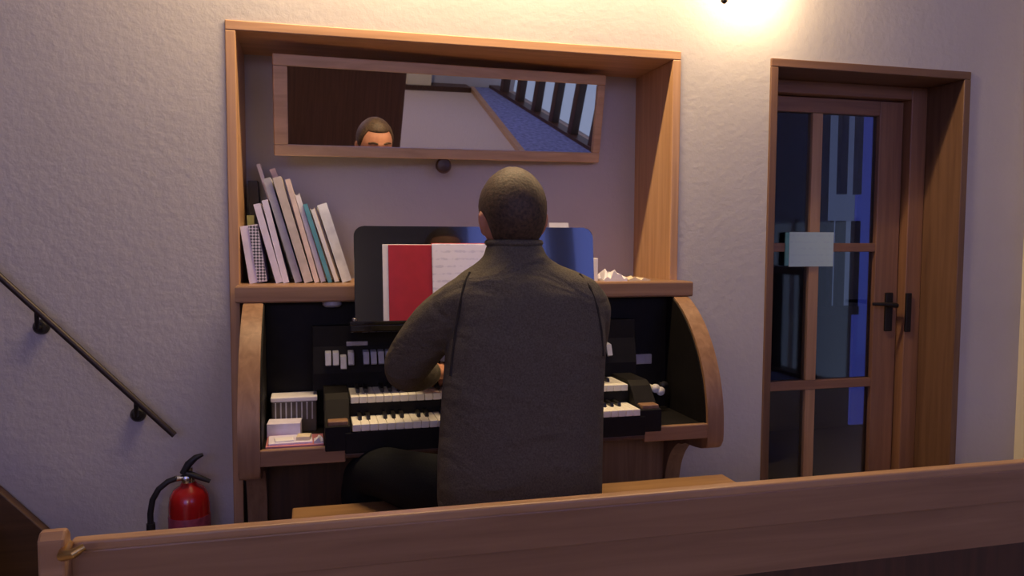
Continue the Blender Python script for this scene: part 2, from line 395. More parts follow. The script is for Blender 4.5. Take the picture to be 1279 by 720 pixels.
h = B().box(LX1-0.062, LX1-0.026, 0.205, 0.2155, 0.955, 1.115, 0.004).obj('handle_plate', M['iron'], dr)
B().tube([(LX1-0.044, 0.21, 1.065), (LX1-0.044, 0.165, 1.065), (LX1-0.055, 0.155, 1.067), (LX1-0.10, 0.153, 1.072), (LX1-0.165, 0.155, 1.074)], [0.010, 0.010, 0.010, 0.008, 0.006]).obj('lever', M['iron'], h, True)
B().box(LX1+0.004, LX1+0.030, 0.165, 0.1755, 0.955, 1.115, 0.003).obj('strike_plate', M['iron'], dr)
# corridor beyond the door
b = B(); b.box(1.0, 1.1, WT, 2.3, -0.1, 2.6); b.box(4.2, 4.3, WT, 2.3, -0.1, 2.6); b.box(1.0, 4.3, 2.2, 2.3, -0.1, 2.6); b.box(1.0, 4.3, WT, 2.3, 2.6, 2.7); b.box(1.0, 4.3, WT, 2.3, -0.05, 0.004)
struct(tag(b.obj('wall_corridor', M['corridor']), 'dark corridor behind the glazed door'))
w1 = bpy.data.objects.new('window_1', None); C.objects.link(w1); struct(tag(w1, 'added glowing panes and bars imitating reflections in the door glass'))  # made-up window: its panes glow to imitate reflections on the door glass
def cz(py, px=1050): return at(px, py, 2.18).z
def cx(px, py=260): return at(px, py, 2.18).x
zt, zb = cz(120), cz(382)
B().box(cx(1018), cx(1068), 2.185, 2.20, zb, zt).obj('pane', M['reflect_pane'], w1)
B().box(cx(1070), cx(1096), 2.175, 2.20, 0.02, zt).obj('blue_glow', M['reflect_blue'], w1)
for a, c, z0, z1 in ((1016, 1030, zb, zt), (1044.5, 1053, cz(243), zt), (1044.5, 1053, zb, cz(276)), (1065, 1071, cz(243), zt), (1064, 1071, zb, cz(276)), (1034, 1038, zb, cz(276))):
    B().box(cx(a), cx(c), 2.14, 2.19, z0, z1, 0.004).obj('bar', M['corridor'], w1)
B().box(cx(1012), cx(1070), 2.12, 2.19, zb-0.06, zb, 0.004).obj('bottom_bar', M['corridor'], w1)

# ================================================================== lamps
def wall_lamp(label, pos, watts, reach, tip=None):
    x, y, z = pos
    t = thing('wall_lamp', label, 'lamp', (x, 0, z+0.12))
    B().lathe([(0.03, 0), (0.045, 0.0), (0.045, -0.012), (0.02, -0.02)], (x, 0, z+0.12), 20, 'y').obj('wall_plate', M['iron'], t, True)
    B().tube([(x, -0.01, z+0.12), (x, y*0.5, z+0.14), (x, y, z+0.12), (x, y, z+0.075)], 0.007).obj('arm', M['iron'], t, True)
    B().lathe([(0.006, 0.10), (0.019, 0.09), (0.019, 0.035), (0.014, 0.03)], (x, y, z), 16).obj('socket', M['iron'], t, True)
    B().lathe([(0.008, 0.035), (0.016, 0.02), (0.024, 0.0), (0.018, -0.018), (0.004, -0.026)], (x, y, z), 16).obj('bulb', M['bulb'], t, True)
    if tip:
        B().tube([(x-0.005, y, z+0.10), ((x+tip[0])/2-0.02, y, z+0.13), (tip[0], y, z+0.07), (tip[0], y, tip[2]+0.02)], 0.005).obj('scroll_arm', M['iron'], t, True)
        B().lathe([(0.003, 0.03), (0.010, 0.018), (0.012, 0.008), (0.004, 0.0)], tip, 12).obj('finial', M['iron'], t, True)
    l = bpy.data.lights.new('light', 'POINT'); l.energy = watts; l.color = WARM; l.shadow_soft_size = 0.03
    lo = bpy.data.objects.new('light', l); C.objects.link(lo); lo.location = (x, y, z-0.06); lo.parent = t; lo.matrix_parent_inverse = world_of(t).inverted()
wall_lamp('small black iron lamp with bare bulb above the wall by the door', (1.49, -0.14, 2.31), LAMP_DOOR_W, 0.14, (1.327, -0.14, 2.107))
SLX0, SLX1, SLY, SLZ = -0.35, 1.20, -0.30, 2.68
sl_ = thing('strip_lamp', 'long warm strip lamp on brackets above the organ niche', 'lamp', (0.5, 0, SLZ))
B().box(SLX0, SLX1, SLY-0.035, SLY+0.035, SLZ+0.03, SLZ+0.07, 0.006).obj('housing', M['iron'], sl_)
B().tube([(SLX0+0.03, SLY, SLZ+0.014), (SLX1-0.03, SLY, SLZ+0.014)], 0.013).obj('tube', M['tube_glow'], sl_, True)
for x in (SLX0+0.02, SLX1-0.04): B().box(x, x+0.02, SLY-0.016, SLY+0.016, SLZ, SLZ+0.032, 0.002).obj('tube_holder', M['iron'], sl_)
for x in (0.0, 1.0): B().tube([(x, 0.002, SLZ+0.05), (x, SLY+0.03, SLZ+0.05)], 0.010).obj('bracket', M['iron'], sl_, True)
l = bpy.data.lights.new('light', 'AREA'); l.shape = 'RECTANGLE'; l.size = SLX1-SLX0-0.1; l.size_y = 0.03; l.energy = LAMP_STRIP_W; l.color = WARM
lo = bpy.data.objects.new('light', l); C.objects.link(lo); lo.location = (0.5, SLY, SLZ-0.003)
lo.rotation_euler = (math.radians(25), 0, 0); lo.parent = sl_; lo.matrix_parent_inverse = world_of(sl_).inverted()
def sconce(x):
    t = thing('sconce', 'frosted globe lamp on a brass arm on the back wall', 'lamp', (x, -7.6, 2.75))
    B().box(x-0.05, x+0.05, -7.605, -7.57, 2.5, 2.72, 0.008).obj('wall_plate', M['brass'], t)
    B().tube([(x, -7.58, 2.6), (x, -7.45, 2.58), (x, -7.40, 2.66)], 0.012).obj('arm', M['brass'], t, True)
    B().lathe([(0.03, -0.1), (0.08, -0.06), (0.10, 0.0), (0.08, 0.06), (0.03, 0.1)], (x, -7.40, 2.75), 20).obj('globe', M['bulb2'], t, True)
    l = bpy.data.lights.new('light', 'POINT'); l.energy = LAMP_NAVE_W; l.color = (1.0, 0.72, 0.5); l.shadow_soft_size = 0.3
    lo = bpy.data.objects.new('light', l); C.objects.link(lo); lo.location = (x, -7.22, 2.75); lo.parent = t; lo.matrix_parent_inverse = world_of(t).inverted()
sconce(-0.45)
pd = thing('added_pendant', 'added brass pendant lamp brightening the floor at the far end of the room', 'lamp', (2.3, -5.7, 3.74))  # no known source; added to brighten the floor the mirror shows
B().lathe([(0.05, 0.0), (0.06, -0.02), (0.02, -0.04)], (2.3, -5.7, 4.2), 20).obj('ceiling_rose', M['brass'], pd, True)
B().tube([(2.3, -5.7, 4.18), (2.3, -5.7, 3.84)], 0.006).obj('cord', M['rubber'], pd)
B().lathe([(0.03, 0.12), (0.06, 0.11), (0.12, 0.06), (0.19, 0.0), (0.185, 0.0), (0.115, 0.055), (0.055, 0.10), (0.028, 0.105)], (2.3, -5.7, 3.74), 28).obj('shade', M['brass'], pd, True)
B().lathe([(0.012, 0.06), (0.03, 0.03), (0.035, 0.0), (0.025, -0.02), (0.006, -0.03)], (2.3, -5.7, 3.79), 16).obj('bulb', M['bulb2'], pd, True)
l = bpy.data.lights.new('light', 'SPOT'); l.energy = ADDED_PENDANT_W; l.color = (1.0, 0.78, 0.60); l.shadow_soft_size = 0.06; l.spot_size = math.radians(105); l.spot_blend = 0.4
lo = bpy.data.objects.new('light', l); C.objects.link(lo); lo.location = (2.3, -5.7, 3.73); lo.parent = pd; lo.matrix_parent_inverse = world_of(pd).inverted()

# ================================================================== organ console
org = thing('organ_console', 'two-manual organ console with curved wooden cheeks and black interior, built into the niche', 'organ', (0.523, 0, 0))
prof = [(-0.006, 1.140), (-0.085, 1.140), (-0.16, 1.098), (-0.222, 1.045), (-0.275, 0.978), (-0.313, 0.905), (-0.336, 0.83), (-0.344, 0.76), (-0.342, 0.70), (-0.325, 0.676),
        (-0.26, 0.664), (-0.17, 0.655), (-0.11, 0.62), (-0.07, 0.565), (-0.05, 0.50), (-0.042, 0.42), (-0.042, 0.0), (-0.006, 0.0)]
def refine(P, k=3):
    Q = []
    for i in range(len(P)-1):
        a, b_, c, d = P[max(i-1, 0)], P[i], P[i+1], P[min(i+2, len(P)-1)]
        for t in [q/k for q in range(k)]:
            Q.append(tuple(0.5*(2*b_[j]+(c[j]-a[j])*t+(2*a[j]-5*b_[j]+4*c[j]-d[j])*t*t+(3*b_[j]-a[j]-3*c[j]+d[j])*t**3) for j in (0, 1)))
    return Q+[P[-1]]
prof = prof[:1]+refine(prof[1:16])+prof[16:]
for x0, x1 in ((-0.197, -0.140), (1.187, 1.242)):
    ck = B().prism(prof, x0, x1, 'x', 0.006).obj('cheek', M['console'], org, True)
    xi = x1 if x0 < 0 else x0-0.004
    B().prism([(y+0.012 if y < -0.05 else y, z) for y, z in prof if z > 0.72]+[(-0.326, 0.745), (-0.006, 0.745)], xi, xi+0.004, 'x').obj('lining', M['black'], ck)
B().prism([(-0.209, 0.305), (-0.209, -0.009), (-0.219, -0.009), (-0.219, -0.095), (1.257, -0.095), (1.257, -0.009), (1.209, -0.009), (1.209, 0.305)], 1.136, 1.188, 'z', 0.006).obj('top_board', M['console_x'], org)
B().box(-0.142, 1.189, -0.045, -0.01, 0.72, 1.138).obj('back_panel', M['black'], org)
B().box(-0.142, 1.189, -0.325, -0.012, 0.735, 0.752, 0.002).obj('ledge', M['black'], org)
B().box(-0.142, 0.085, -0.342, -0.322, 0.712, 0.758, 0.004).obj('front_rail', M['console_x'], org)
B().box(0.975, 1.189, -0.342, -0.322, 0.712, 0.758, 0.004).obj('front_rail', M['console_x'], org)
B().box(0.083, 0.977, -0.347, -0.30, 0.735, 0.795, 0.004).obj('key_slip', M['black'], org)
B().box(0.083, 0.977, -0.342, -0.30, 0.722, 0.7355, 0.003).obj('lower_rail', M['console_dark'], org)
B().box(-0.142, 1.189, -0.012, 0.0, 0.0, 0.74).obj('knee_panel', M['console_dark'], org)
B().box(0.83, 1.19, -0.035, -0.012, 0.25, 0.71, 0.004).obj('side_panel', M['console'], org)
for x0, x1 in ((0.030, 0.099), (0.961, 1.03)):
    kb = B().prism([(-0.345, 0.745), (-0.345, 0.812), (-0.30, 0.822), (-0.262, 0.872), (-0.235, 0.885), (-0.05, 0.885), (-0.05, 0.745)], x0, x1, 'x', 0.003).obj('key_block', M['black'], org)
    B().box(x0+0.008, x1-0.006, -0.338, -0.30, 0.8125, 0.826, 0.003).obj('block_cap', M['console'], kb)
# stop rail, tabs
sr = B().prism([(-0.105, 0.87), (-0.105, 0.92), (-0.085, 1.0), (-0.085, 1.062), (-0.04, 1.062), (-0.04, 0.87)], 0.0, 1.05, 'x', 0.002).obj('stop_rail', M['black'], org)
tm = B().prism([(-0.084, 0.988), (-0.118, 0.984), (-0.132, 0.950), (-0.126, 0.946), (-0.106, 0.974), (-0.084, 0.974)], -0.009, 0.009, 'x', 0.002).mesh()
tabx = [0.045+0.0225*i for i in range(12) if i not in (4,)] + [0.37+0.0225*i for i in range(24)] + [0.945]
for i, x in enumerate(tabx):
    o = put('stop_tab', tm, M['tab'], sr); o.location.x += x
    if i in (2, 9, 17): o.location.z -= 0.012
B().box(0.10, 0.165, -0.092, -0.084, 1.0, 1.014, 0.002).obj('name_plate', M['plate'], sr)
B().box(1.016, 1.128, -0.056, -0.044, 0.903, 0.937, 0.003).obj('label_plate', M['plate'], org)
for x, z, y in ((1.110, 0.832, -0.13), (1.128, 0.822, -0.13), (1.160, 0.832, -0.09)):
    kk = B().lathe([(0.006, 0.085), (0.006, 0.012), (0.014, 0.01), (0.015, 0.0), (0.008, -0.005)], (x, y, z), 14, 'y').obj('stop_knob', M['ivory'] if x < 1.15 else M['rubber'], org, True)
B().box(0.0, 0.03, -0.10, -0.04, 0.87, 0.905, 0.004).obj('switch_block', M['console_dark'], org)
# manuals: every key a piece of its own
wk = B().box(-0.0113, 0.0113, 0, 0.14, -0.020, 0, 0.0015, 1).mesh()
bk = B().prism([(0, -0.004), (0.006, 0.011), (0.092, 0.012), (0.092, -0.004)], -0.0052, 0.0052, 'x').mesh()
def manual(name, xc, yf, zt):
    n = 36; p = 0.0237; x0 = xc-n*p/2
    m = B().box(x0-0.004, x0+n*p+0.004, yf+0.006, yf+0.145, zt-0.045, zt-0.0195).obj(name, M['black'], org)
    for i in range(n):
        o = put('white_key', wk, M['ivory'], m); o.location = (x0+(i+0.5)*p, yf, zt); o.matrix_parent_inverse = world_of(m).inverted()
        if i % 7 in (0, 1, 3, 4, 5) and i < n-1:
            o = put('black_key', bk, M['ebony'], m); o.location = (x0+(i+1)*p, yf+0.048, zt); o.matrix_parent_inverse = world_of(m).inverted()
    return m
manual('lower_manual', 0.530, -0.352, 0.818)
manual('upper_manual', 0.530, -0.255, 0.876)
B().box(0.097, 0.963, -0.245, -0.212, 0.79, 0.834).obj('manual_riser', M['black'], org)
# music desk, leaning back
md = B()
R_ = 0.03; w0, w1_, z0, z1 = 0.122, 0.876, 1.072, 1.368
pts = [(w0, z0), (w1_, z0)] + [(w1_-R_+R_*math.cos(a), z1-R_+R_*math.sin(a)) for a in [k*math.pi/12 for k in range(7)]] + [(w0+R_+R_*math.cos(a), z1-R_+R_*math.sin(a)) for a in [math.pi/2+k*math.pi/12 for k in range(7)]]
md.prism(pts, -0.006, 0.006, 'y', 0.002)
TILT = math.radians(-7.5)
DM = Matrix.Translation((0, -0.168, 1.080)) @ Matrix.Rotation(TILT, 4, 'X') @ Matrix.Translation((0, 0, -1.080))
for v in md.bm.verts: v.co = DM @ v.co
md.obj('music_desk', M['gloss'], org)
B().box(0.105, 0.893, -0.235, -0.05, 1.058, 1.080, 0.004).obj('desk_ledge', M['gloss'], org)
B().box(0.105, 0.893, -0.235, -0.225, 1.079, 1.090, 0.002).obj('desk_lip', M['gloss'], org)
B().lathe([(0.004, 0), (0.008, 0.003), (0.008, 0.009), (0.003, 0.012)], (0.118, -0.23, 1.089), 12).obj('lip_stud', M['chrome'], org, True)
B().lathe([(0.03, 0.0), (0.03, -0.012), (0.022, -0.018), (0.0225, -0.012)], (0.06, -0.06, 1.137), 16).obj('lamp_fitting', M['plate'], org, True)

# ---- songbook on the desk: red left cover, printed right page
def deskbox(x0, x1, y0, y1, z0, z1, bev=0.0):
    q = B().box(x0, x1, y0, y1, z0, z1, bev)
    for v in q.bm.verts: v.co = DM @ v.co
    return q
sb = thing('songbook', 'open songbook with red inside cover and printed white page on the music desk', 'book', DM @ Vector((0.36, -0.012, 1.085)))
deskbox(0.205, 0.352, -0.013, -0.0065, 1.081, 1.312, 0.001).obj('cover', M['white'], sb)
deskbox(0.222, 0.352, -0.016, -0.0125, 1.081, 1.310, 0.001).obj('endpaper', M['red'], sb)
deskbox(0.352, 0.530, -0.013, -0.0065, 1.081, 1.316, 0.001).obj('cover', M['red'], sb)
deskbox(0.353, 0.526, -0.022, -0.0125, 1.081, 1.313, 0.002).obj('page_block', M['page'], sb)
q = deskbox(0.735, 0.80, 0.0065, 0.010, 1.12, 1.385)
tag(q.obj('sheet_music', M['white']), 'white sheet peeking above the back of the music desk', 'sheet music')

# ================================================================== mirror
mr = thing('mirror', 'wide wood-framed mirror tilted forward in the top of the niche', 'mirror', (0.468, 0.22, 1.61))
t_, p_ = math.radians(12), math.radians(6.5)
nn = Vector((math.sin(p_)*math.cos(t_), -math.cos(p_)*math.cos(t_), -math.sin(t_)))
ex = Vector((math.cos(p_), math.sin(p_), 0)); ez = ex.cross(-nn).normalized()
if ez.z < 0: ez = -ez
roll = math.radians(1.1); ex, ez = ex*math.cos(roll)+ez*math.sin(roll), ez*math.cos(roll)-ex*math.sin(roll)
MM = Matrix((ex, -nn, ez)).transposed().to_4x4(); MM.translation = Vector((0.468, 0.22, 1.608))
mw, mh, fb = 0.585, 0.318, 0.036
def mbox(x0, x1, y0, y1, z0, z1, bev=0.0): return B().box(x0, x1, y0, y1, z0, z1, bev, 2, MM)
mbox(-mw, mw, -0.012, 0.018, 0, fb, 0.004).obj('frame_rail', M['mirrorwood'], mr)
mbox(-mw, mw, -0.012, 0.018, mh-fb, mh, 0.004).obj('frame_rail', M['mirrorwood'], mr)
mbox(-mw, -mw+fb+0.008, -0.012, 0.018, fb, mh-fb, 0.004).obj('frame_stile', M['mirrorwood'], mr)
mbox(mw-fb+0.006, mw, -0.012, 0.018, fb, mh-fb, 0.004).obj('frame_stile', M['mirrorwood'], mr)
mbox(-mw+fb, mw-fb+0.012, -0.002, 0.004, fb-0.006, mh-fb+0.006).obj('mirror_glass', M['mirror'], mr)
mbox(-mw+0.01, mw-0.01, 0.006, 0.014, 0.01, mh-0.01).obj('backing', M['darkwood'], mr)
for sx in (-0.45, 0.45):
    a = MM @ Vector((sx, 0.012, mh-0.03)); B().tube([a, (a.x, 0.312, a.z+0.004)], 0.006).obj('hanger', M['iron'], mr)
a = MM @ Vector((-0.015, 0.0, 0.0)); hk = B().lathe([(0.004, 0.02), (0.024, 0.016), (0.028, 0.0), (0.022, -0.014), (0.004, -0.018)], (a.x, a.y+0.01, a.z-0.022), 20, 'y').obj('adjusting_knob', M['console_dark'], mr, True)
B().tube([(a.x, a.y+0.02, a.z-0.024), (a.x, 0.312, a.z-0.03)], 0.008).obj('knob_rod', M['iron'], mr)

# ================================================================== books and papers on the console top
SH = 1.187
def book(label, bot, topc, h, th, dep, cov, yf, pages='white', name='book', group='books leaning at the end of the organ top', spine_front=True):
    """leaning book: bot/topc = x of the centre at foot and at head, h = length"""
    ang = math.atan2(topc-bot, h)            # negative: leans to the left
    z = SH + abs(math.sin(ang))*th/2 + 0.0005
    mt = Matrix.Translation((bot, yf, z)) @ Matrix.Rotation(ang, 4, 'Y')
    t = thing(name, label, 'book', (bot, yf+dep/2, SH), group)
    c = B()
    c.box(-th/2, -th/2+0.002, 0, dep, 0, h, 0, 2, mt); c.box(th/2-0.002, th/2, 0, dep, 0, h, 0, 2, mt)
    if spine_front: c.box(-th/2, th/2, -0.002, 0.001, 0, h, 0, 2, mt)
    else: c.box(-th/2, th/2, dep-0.001, dep+0.002, 0, h, 0, 2, mt)
    c.obj('cover', M[cov], t)
    B().box(-th/2+0.0015, th/2-0.0015, 0.004 if spine_front else -0.001, dep-0.004, 0.002, h-0.004, 0, 2, mt).obj('page_block', M[pages], t)
    return t, mt
def X(px, py, y): return at(px, py, y).x
Y0 = 0.02
# spiral notebook, standing nearly upright
t, mt = book('thick lilac notebook with a patterned comb-bound edge at the end of the row', -0.160, -0.186, 0.178, 0.052, 0.16, 'lilac', Y0, 'white', 'spiral_notebook')
B().box(-0.002, 0.0265, -0.0045, -0.0015, 0.002, 0.176, 0, 2, mt).obj('comb_binding', M['spiral'], t)
book('black ring binder behind the lilac notebook', -0.170, -0.186, 0.33, 0.030, 0.08, 'blackbook', 0.218, 'white', 'ring_binder')
book('small olive-green book peeking out above the lilac notebook', -0.186, -0.192, 0.215, 0.022, 0.03, 'green', 0.184)
specs = [  # bottom px, top px, top py, thickness, cover, label, fore-edge
    (349, 320.5, 256, 0.020, 'lilac', 'thin lilac-white book beside the patterned notebook', True),
    (357.5, 330.5, 251, 0.018, 'lilac', 'second thin lilac-white book from the patterned notebook', True),
    (373, 333, 224, 0.022, 'greybook', 'tall slate-grey book leaning in the row', True),
    (385.5, 345.5, 223, 0.026, 'beige', 'tall beige book with worn spine', True),
    (396, 359, 225, 0.015, 'orangebook', 'tall thin peach-coloured book', True),
    (404, 371, 243, 0.015, 'white', 'thin white booklet showing its pale page edges', False),
    (412.5, 381, 256, 0.013, 'tealbook', 'thin teal book with bright spine', True),
    (421, 390, 261, 0.014, 'cream', 'slim cream booklet between the teal and pale blue books', False),
    (433.5, 402, 257, 0.030, 'palebluebook', 'pale blue and white book leaning at the end by the music desk', True)]
for i, (bx, tx, ty, th, cov, lab, sf) in enumerate(specs):
    y = Y0 + 0.004*(i % 3)
    p0 = at(bx, 351, y); p1 = at(tx, ty, y)
    hh = math.hypot(p1.x-p0.x, p1.z-SH)
    ang = math.atan2(p1.x-p0.x, p1.z-SH); 
    book(lab, p0.x, p0.x+math.tan(ang)*hh, hh, th, 0.19, cov, y, 'white', 'book', 'books leaning at the end of the organ top', sf)
# loose sheet and envelope sticking out of the row
def leaning_sheet(name, lab, cat, mname, b0, t0, w, y0, y1, th):
    p0 = at(b0[0], b0[1], y0); p1 = at(t0[0], t0[1], y0); hh = (p1-p0).length
    ang = math.atan2(p1.x-p0.x, p1.z-p0.z); mt = Matrix.Translation(p0) @ Matrix.Rotation(ang, 4, 'Y')
    tag(B().box(-th/2, th/2, 0, y1-y0, 0, hh, 0, 2, mt).obj(name, M[mname]), lab, cat)
leaning_sheet('loose_sheet', 'white loose sheet sticking up highest from the row of books', 'paper', 'white', (366.5, 343), (322.5, 205), 0.1, 0.222, 0.29, 0.012)
leaning_sheet('envelope', 'peach envelope rising behind the tall beige book', 'envelope', 'orangebook', (391, 343), (340, 211), 0.1, 0.222, 0.30, 0.018)
# right end of the top: card, note, peach paper
c0 = at(738, 348, 0.0)
tag(B().box(c0.x, c0.x+0.022, -0.01, 0.02, SH-0.001, SH+0.078, 0.002).obj('small_box', M['white']), 'small upright white carton beside the music desk', 'box')
def crumple(name, lab, cat, m, x0, x1, y0, y1, h, seed, n=7):
    rnd = random.Random(seed); q = B(); top = []; bot = []
    for i in range(n+1):
        for j in range(4):
            x = x0+(x1-x0)*i/n; y = y0+(y1-y0)*j/3; z = SH+0.004+h*(rnd.random()**1.6)*(0.3+0.7*math.sin(math.pi*i/n))
            top.append(q.bm.verts.new((x, y, z))); bot.append(q.bm.verts.new((x, y, SH-0.0005)))
    id_ = lambda i, j: i*4+j
    for i in range(n):
        for j in range(3):
            q.bm.faces.new((top[id_(i, j)], top[id_(i+1, j)], top[id_(i+1, j+1)], top[id_(i, j+1)]))
            q.bm.faces.new((bot[id_(i, j)], bot[id_(i, j+1)], bot[id_(i+1, j+1)], bot[id_(i+1, j)]))
    for i in range(n):
        for j in (0, 3): q.bm.faces.new((top[id_(i, j)], bot[id_(i, j)], bot[id_(i+1, j)], top[id_(i+1, j)]))
    for j in range(3):
        for i in (0, n): q.bm.faces.new((top[id_(i, j)], top[id_(i, j+1)], bot[id_(i, j+1)], bot[id_(i, j)]))
    tag(q.obj(name, m), lab, cat)
crumple('crumpled_paper', 'crumpled white paper on the organ top', 'paper', M['white'], 0.955, 1.04, -0.04, 0.04, 0.045, 3)
crumple('folded_paper', 'flat peach-coloured paper at the end of the organ top', 'paper', M['cream'], 1.045, 1.125, -0.04, 0.05, 0.014, 5)
# left bay of the console: tin, papers
LZ = 0.752
t = thing('tin_box', 'dark tin box with pale lid rim in the bay beside the manuals', 'box', (-0.05, -0.10, LZ))
B().box(-0.120, 0.010, -0.13, -0.05, LZ-0.001, 0.845, 0.004).obj('body', M['boxgrey'], t)
B().box(-0.122, 0.012, -0.132, -0.048, 0.844, 0.858, 0.003).obj('lid', M['white'], t)
for k in range(8):
    xx = -0.11+0.015*k; B().box(xx, xx+0.004, -0.1335, -0.128, 0.79, 0.842, 0.001).obj('rib', M['greybook'], t)
def slab(name, lab, cat, mm, x0, x1, y0, y1, z0, z1, rz=0):
    c = Vector(((x0+x1)/2, (y0+y1)/2, 0)); mt = Matrix.Translation(c) @ Matrix.Rotation(rz, 4, 'Z') @ Matrix.Translation(-c)
    return tag(B().box(x0, x1, y0, y1, z0, z1, 0.001, 1, mt).obj(name, mm), lab, cat)
slab('booklet', 'flat pink booklet on the ledge under the other papers', 'booklet', M['pink'], -0.128, 0.027, -0.31, -0.19, LZ-0.0005, LZ+0.007)
slab('folder', 'flat lilac folder lying on the pink booklet', 'folder', M['lilac'], -0.122, -0.004, -0.30, -0.21, LZ+0.0065, LZ+0.013, 0.03)
slab('notepad', 'stack of lilac-white note paper in front of the tin box', 'notepad', M['lilac'], -0.128, -0.035, -0.205, -0.14, LZ-0.0005, LZ+0.045, -0.05)
slab('card', 'small white card on the lilac folder below the note stack', 'card', M['white'], -0.105, -0.055, -0.29, -0.25, LZ+0.0125, LZ+0.017, 0.1)
slab('eraser', 'small cream block on the lilac folder near the key block', 'eraser', M['cream'], -0.045, -0.008, -0.285, -0.245, LZ+0.0125, LZ+0.024, -0.1)
SH_keep = SH; SH = LZ+0.0068
crumple('tissue', 'crumpled white tissue on the pink booklet against the key block', 'tissue', M['white'], 0.001, 0.026, -0.305, -0.275, 0.028, 11, 4)
SH = SH_keep

# ================================================================== bench
bn = thing('organ_bench', 'long golden wooden organ bench under the player', 'bench', (0.585, -0.54, 0))
B().box(-0.058, 1.232, -0.73, -0.358, 0.572, 0.601, 0.004).obj('seat_board', M['bench'], bn)
for x in (0.03, 1.10): B().box(x, x+0.04, -0.70, -0.39, 0.0, 0.574, 0.004).obj('end_panel', M['bench'], bn)
B().box(0.07, 1.10, -0.56, -0.53, 0.12, 0.24, 0.004).obj('stretcher', M['bench'], bn)

# ================================================================== the organist
man = thing('person', 'seated organist from behind in dark olive high-necked sweater and black trousers, playing', 'person', (0.49, -0.68, 0.60))
HC = Vector((0.478, -0.648, 1.383))
def headpt(az, pol, off=0.0):
    """az 0 = straight ahead (+y), growing towards +x ; pol 0 = crown"""
    sx, cy = math.sin(az), math.cos(az); s, c = math.sin(pol), math.cos(pol)
    a, bq, cc = 0.0755, 0.094, 0.113
    x = a*s*sx; y = bq*s*cy; z = cc*c
    if z < 0:
        t = -z/cc
        x *= 1-0.22*t*t
        if y < 0: y *= 1-0.30*t
        else: y *= 1-0.06*t
    else:
        k = z/cc; x *= 1+0.10*k*(1-k)*4*0.5; y *= 1+0.06*k*(1-k)*4*0.5
    p = Vector((x, y, z)); return HC + p + p.normalized()*off
def head_shape(q, off=0.0):
    na, npz = 28, 18; rings = []
    for j in range(1, npz):
        rings.append([q.bm.verts.new(headpt(2*math.pi*i/na, math.pi*j/npz, off)) for i in range(na)])
    tp = q.bm.verts.new(headpt(0, 0, off)); bt = q.bm.verts.new(headpt(0, math.pi, off))
    for i in range(na):
        k = (i+1) % na
        q.bm.faces.new((tp, rings[0][i], rings[0][k])); q.bm.faces.new((bt, rings[-1][k], rings[-1][i]))
        for j in range(len(rings)-1): q.bm.faces.new((rings[j][i], rings[j+1][i], rings[j+1][k], rings[j][k]))
torso = [(0.600, 0.490, -0.685, 0.175, 0.125), (0.62, 0.490, -0.69, 0.192, 0.14), (0.70, 0.488, -0.695, 0.203, 0.142), (0.80, 0.488, -0.70, 0.203, 0.132), (0.95, 0.494, -0.70, 0.199, 0.122),
         (1.07, 0.503, -0.695, 0.197, 0.122), (1.15, 0.506, -0.69, 0.190, 0.115), (1.20, 0.506, -0.684, 0.190, 0.106), (1.230, 0.501, -0.679, 0.176, 0.096), (1.250, 0.492, -0.674, 0.142, 0.084), (1.266, 0.484, -0.670, 0.106, 0.075),
         (1.286, 0.481, -0.666, 0.077, 0.071)]
armL = ([(0.358, -0.675, 1.172), (0.294, -0.605, 1.112), (0.236, -0.505, 1.003), (0.270, -0.415, 0.966), (0.314, -0.335, 0.951)], [0.070, 0.067, 0.061, 0.052, 0.040])
armR = ([(0.655, -0.675, 1.155), (0.683, -0.60, 1.075), (0.690, -0.51, 0.990), (0.655, -0.41, 0.960), (0.615, -0.305, 0.945)], [0.070, 0.064, 0.057, 0.050, 0.040])
legL = ([(0.405, -0.66, 0.690), (0.265, -0.47, 0.682), (0.140, -0.285, 0.650), (0.150, -0.235, 0.38), (0.165, -0.22, 0.11)], [0.088, 0.080, 0.063, 0.055, 0.045])
legR = ([(0.575, -0.66, 0.690), (0.66, -0.47, 0.682), (0.730, -0.285, 0.650), (0.730, -0.235, 0.38), (0.725, -0.22, 0.11)], [0.088, 0.080, 0.063, 0.055, 0.045])
def hand(q, wrist, s, fore):
    """s=+1: thumb on the +x side (left hand, palm down)"""
    w = Vector(wrist)
    q.limb([w+(Vector(fore)-w)*0.55, w, w+Vector((0.006*s, 0.035, 0.004))], [0.030, 0.026, 0.027], 12, 3)
    for k, (dx, L) in enumerate(((-0.030, 0.80), (-0.010, 0.97), (0.011, 1.0), (0.031, 0.92))):
        k0 = w+Vector((dx*0.75*s+0.006*s, 0.030, 0.002)); k1 = w+Vector((dx*s+0.008*s, 0.072, 0.004))
        j1 = k1+Vector((dx*0.15*s, 0.030*L, 0.002)); j2 = j1+Vector((0, 0.018*L, -0.020*L)); tp = Vector((j2.x, j2.y+0.006, 0.8845))
        q.limb([k0, k1, j1, j2, tp], [0.015, 0.0115, 0.0095, 0.0088, 0.0075], 10, 3)
    b0 = w+Vector((0.022*s, 0.005, -0.004)); b1 = w+Vector((0.046*s, 0.036, -0.016)); b2 = w+Vector((0.055*s, 0.062, -0.035)); b3 = Vector((b2.x-0.002*s, b2.y+0.022, 0.886))
    q.limb([b0, b1, b2, b3], [0.016, 0.0125, 0.0105, 0.008], 10, 3)
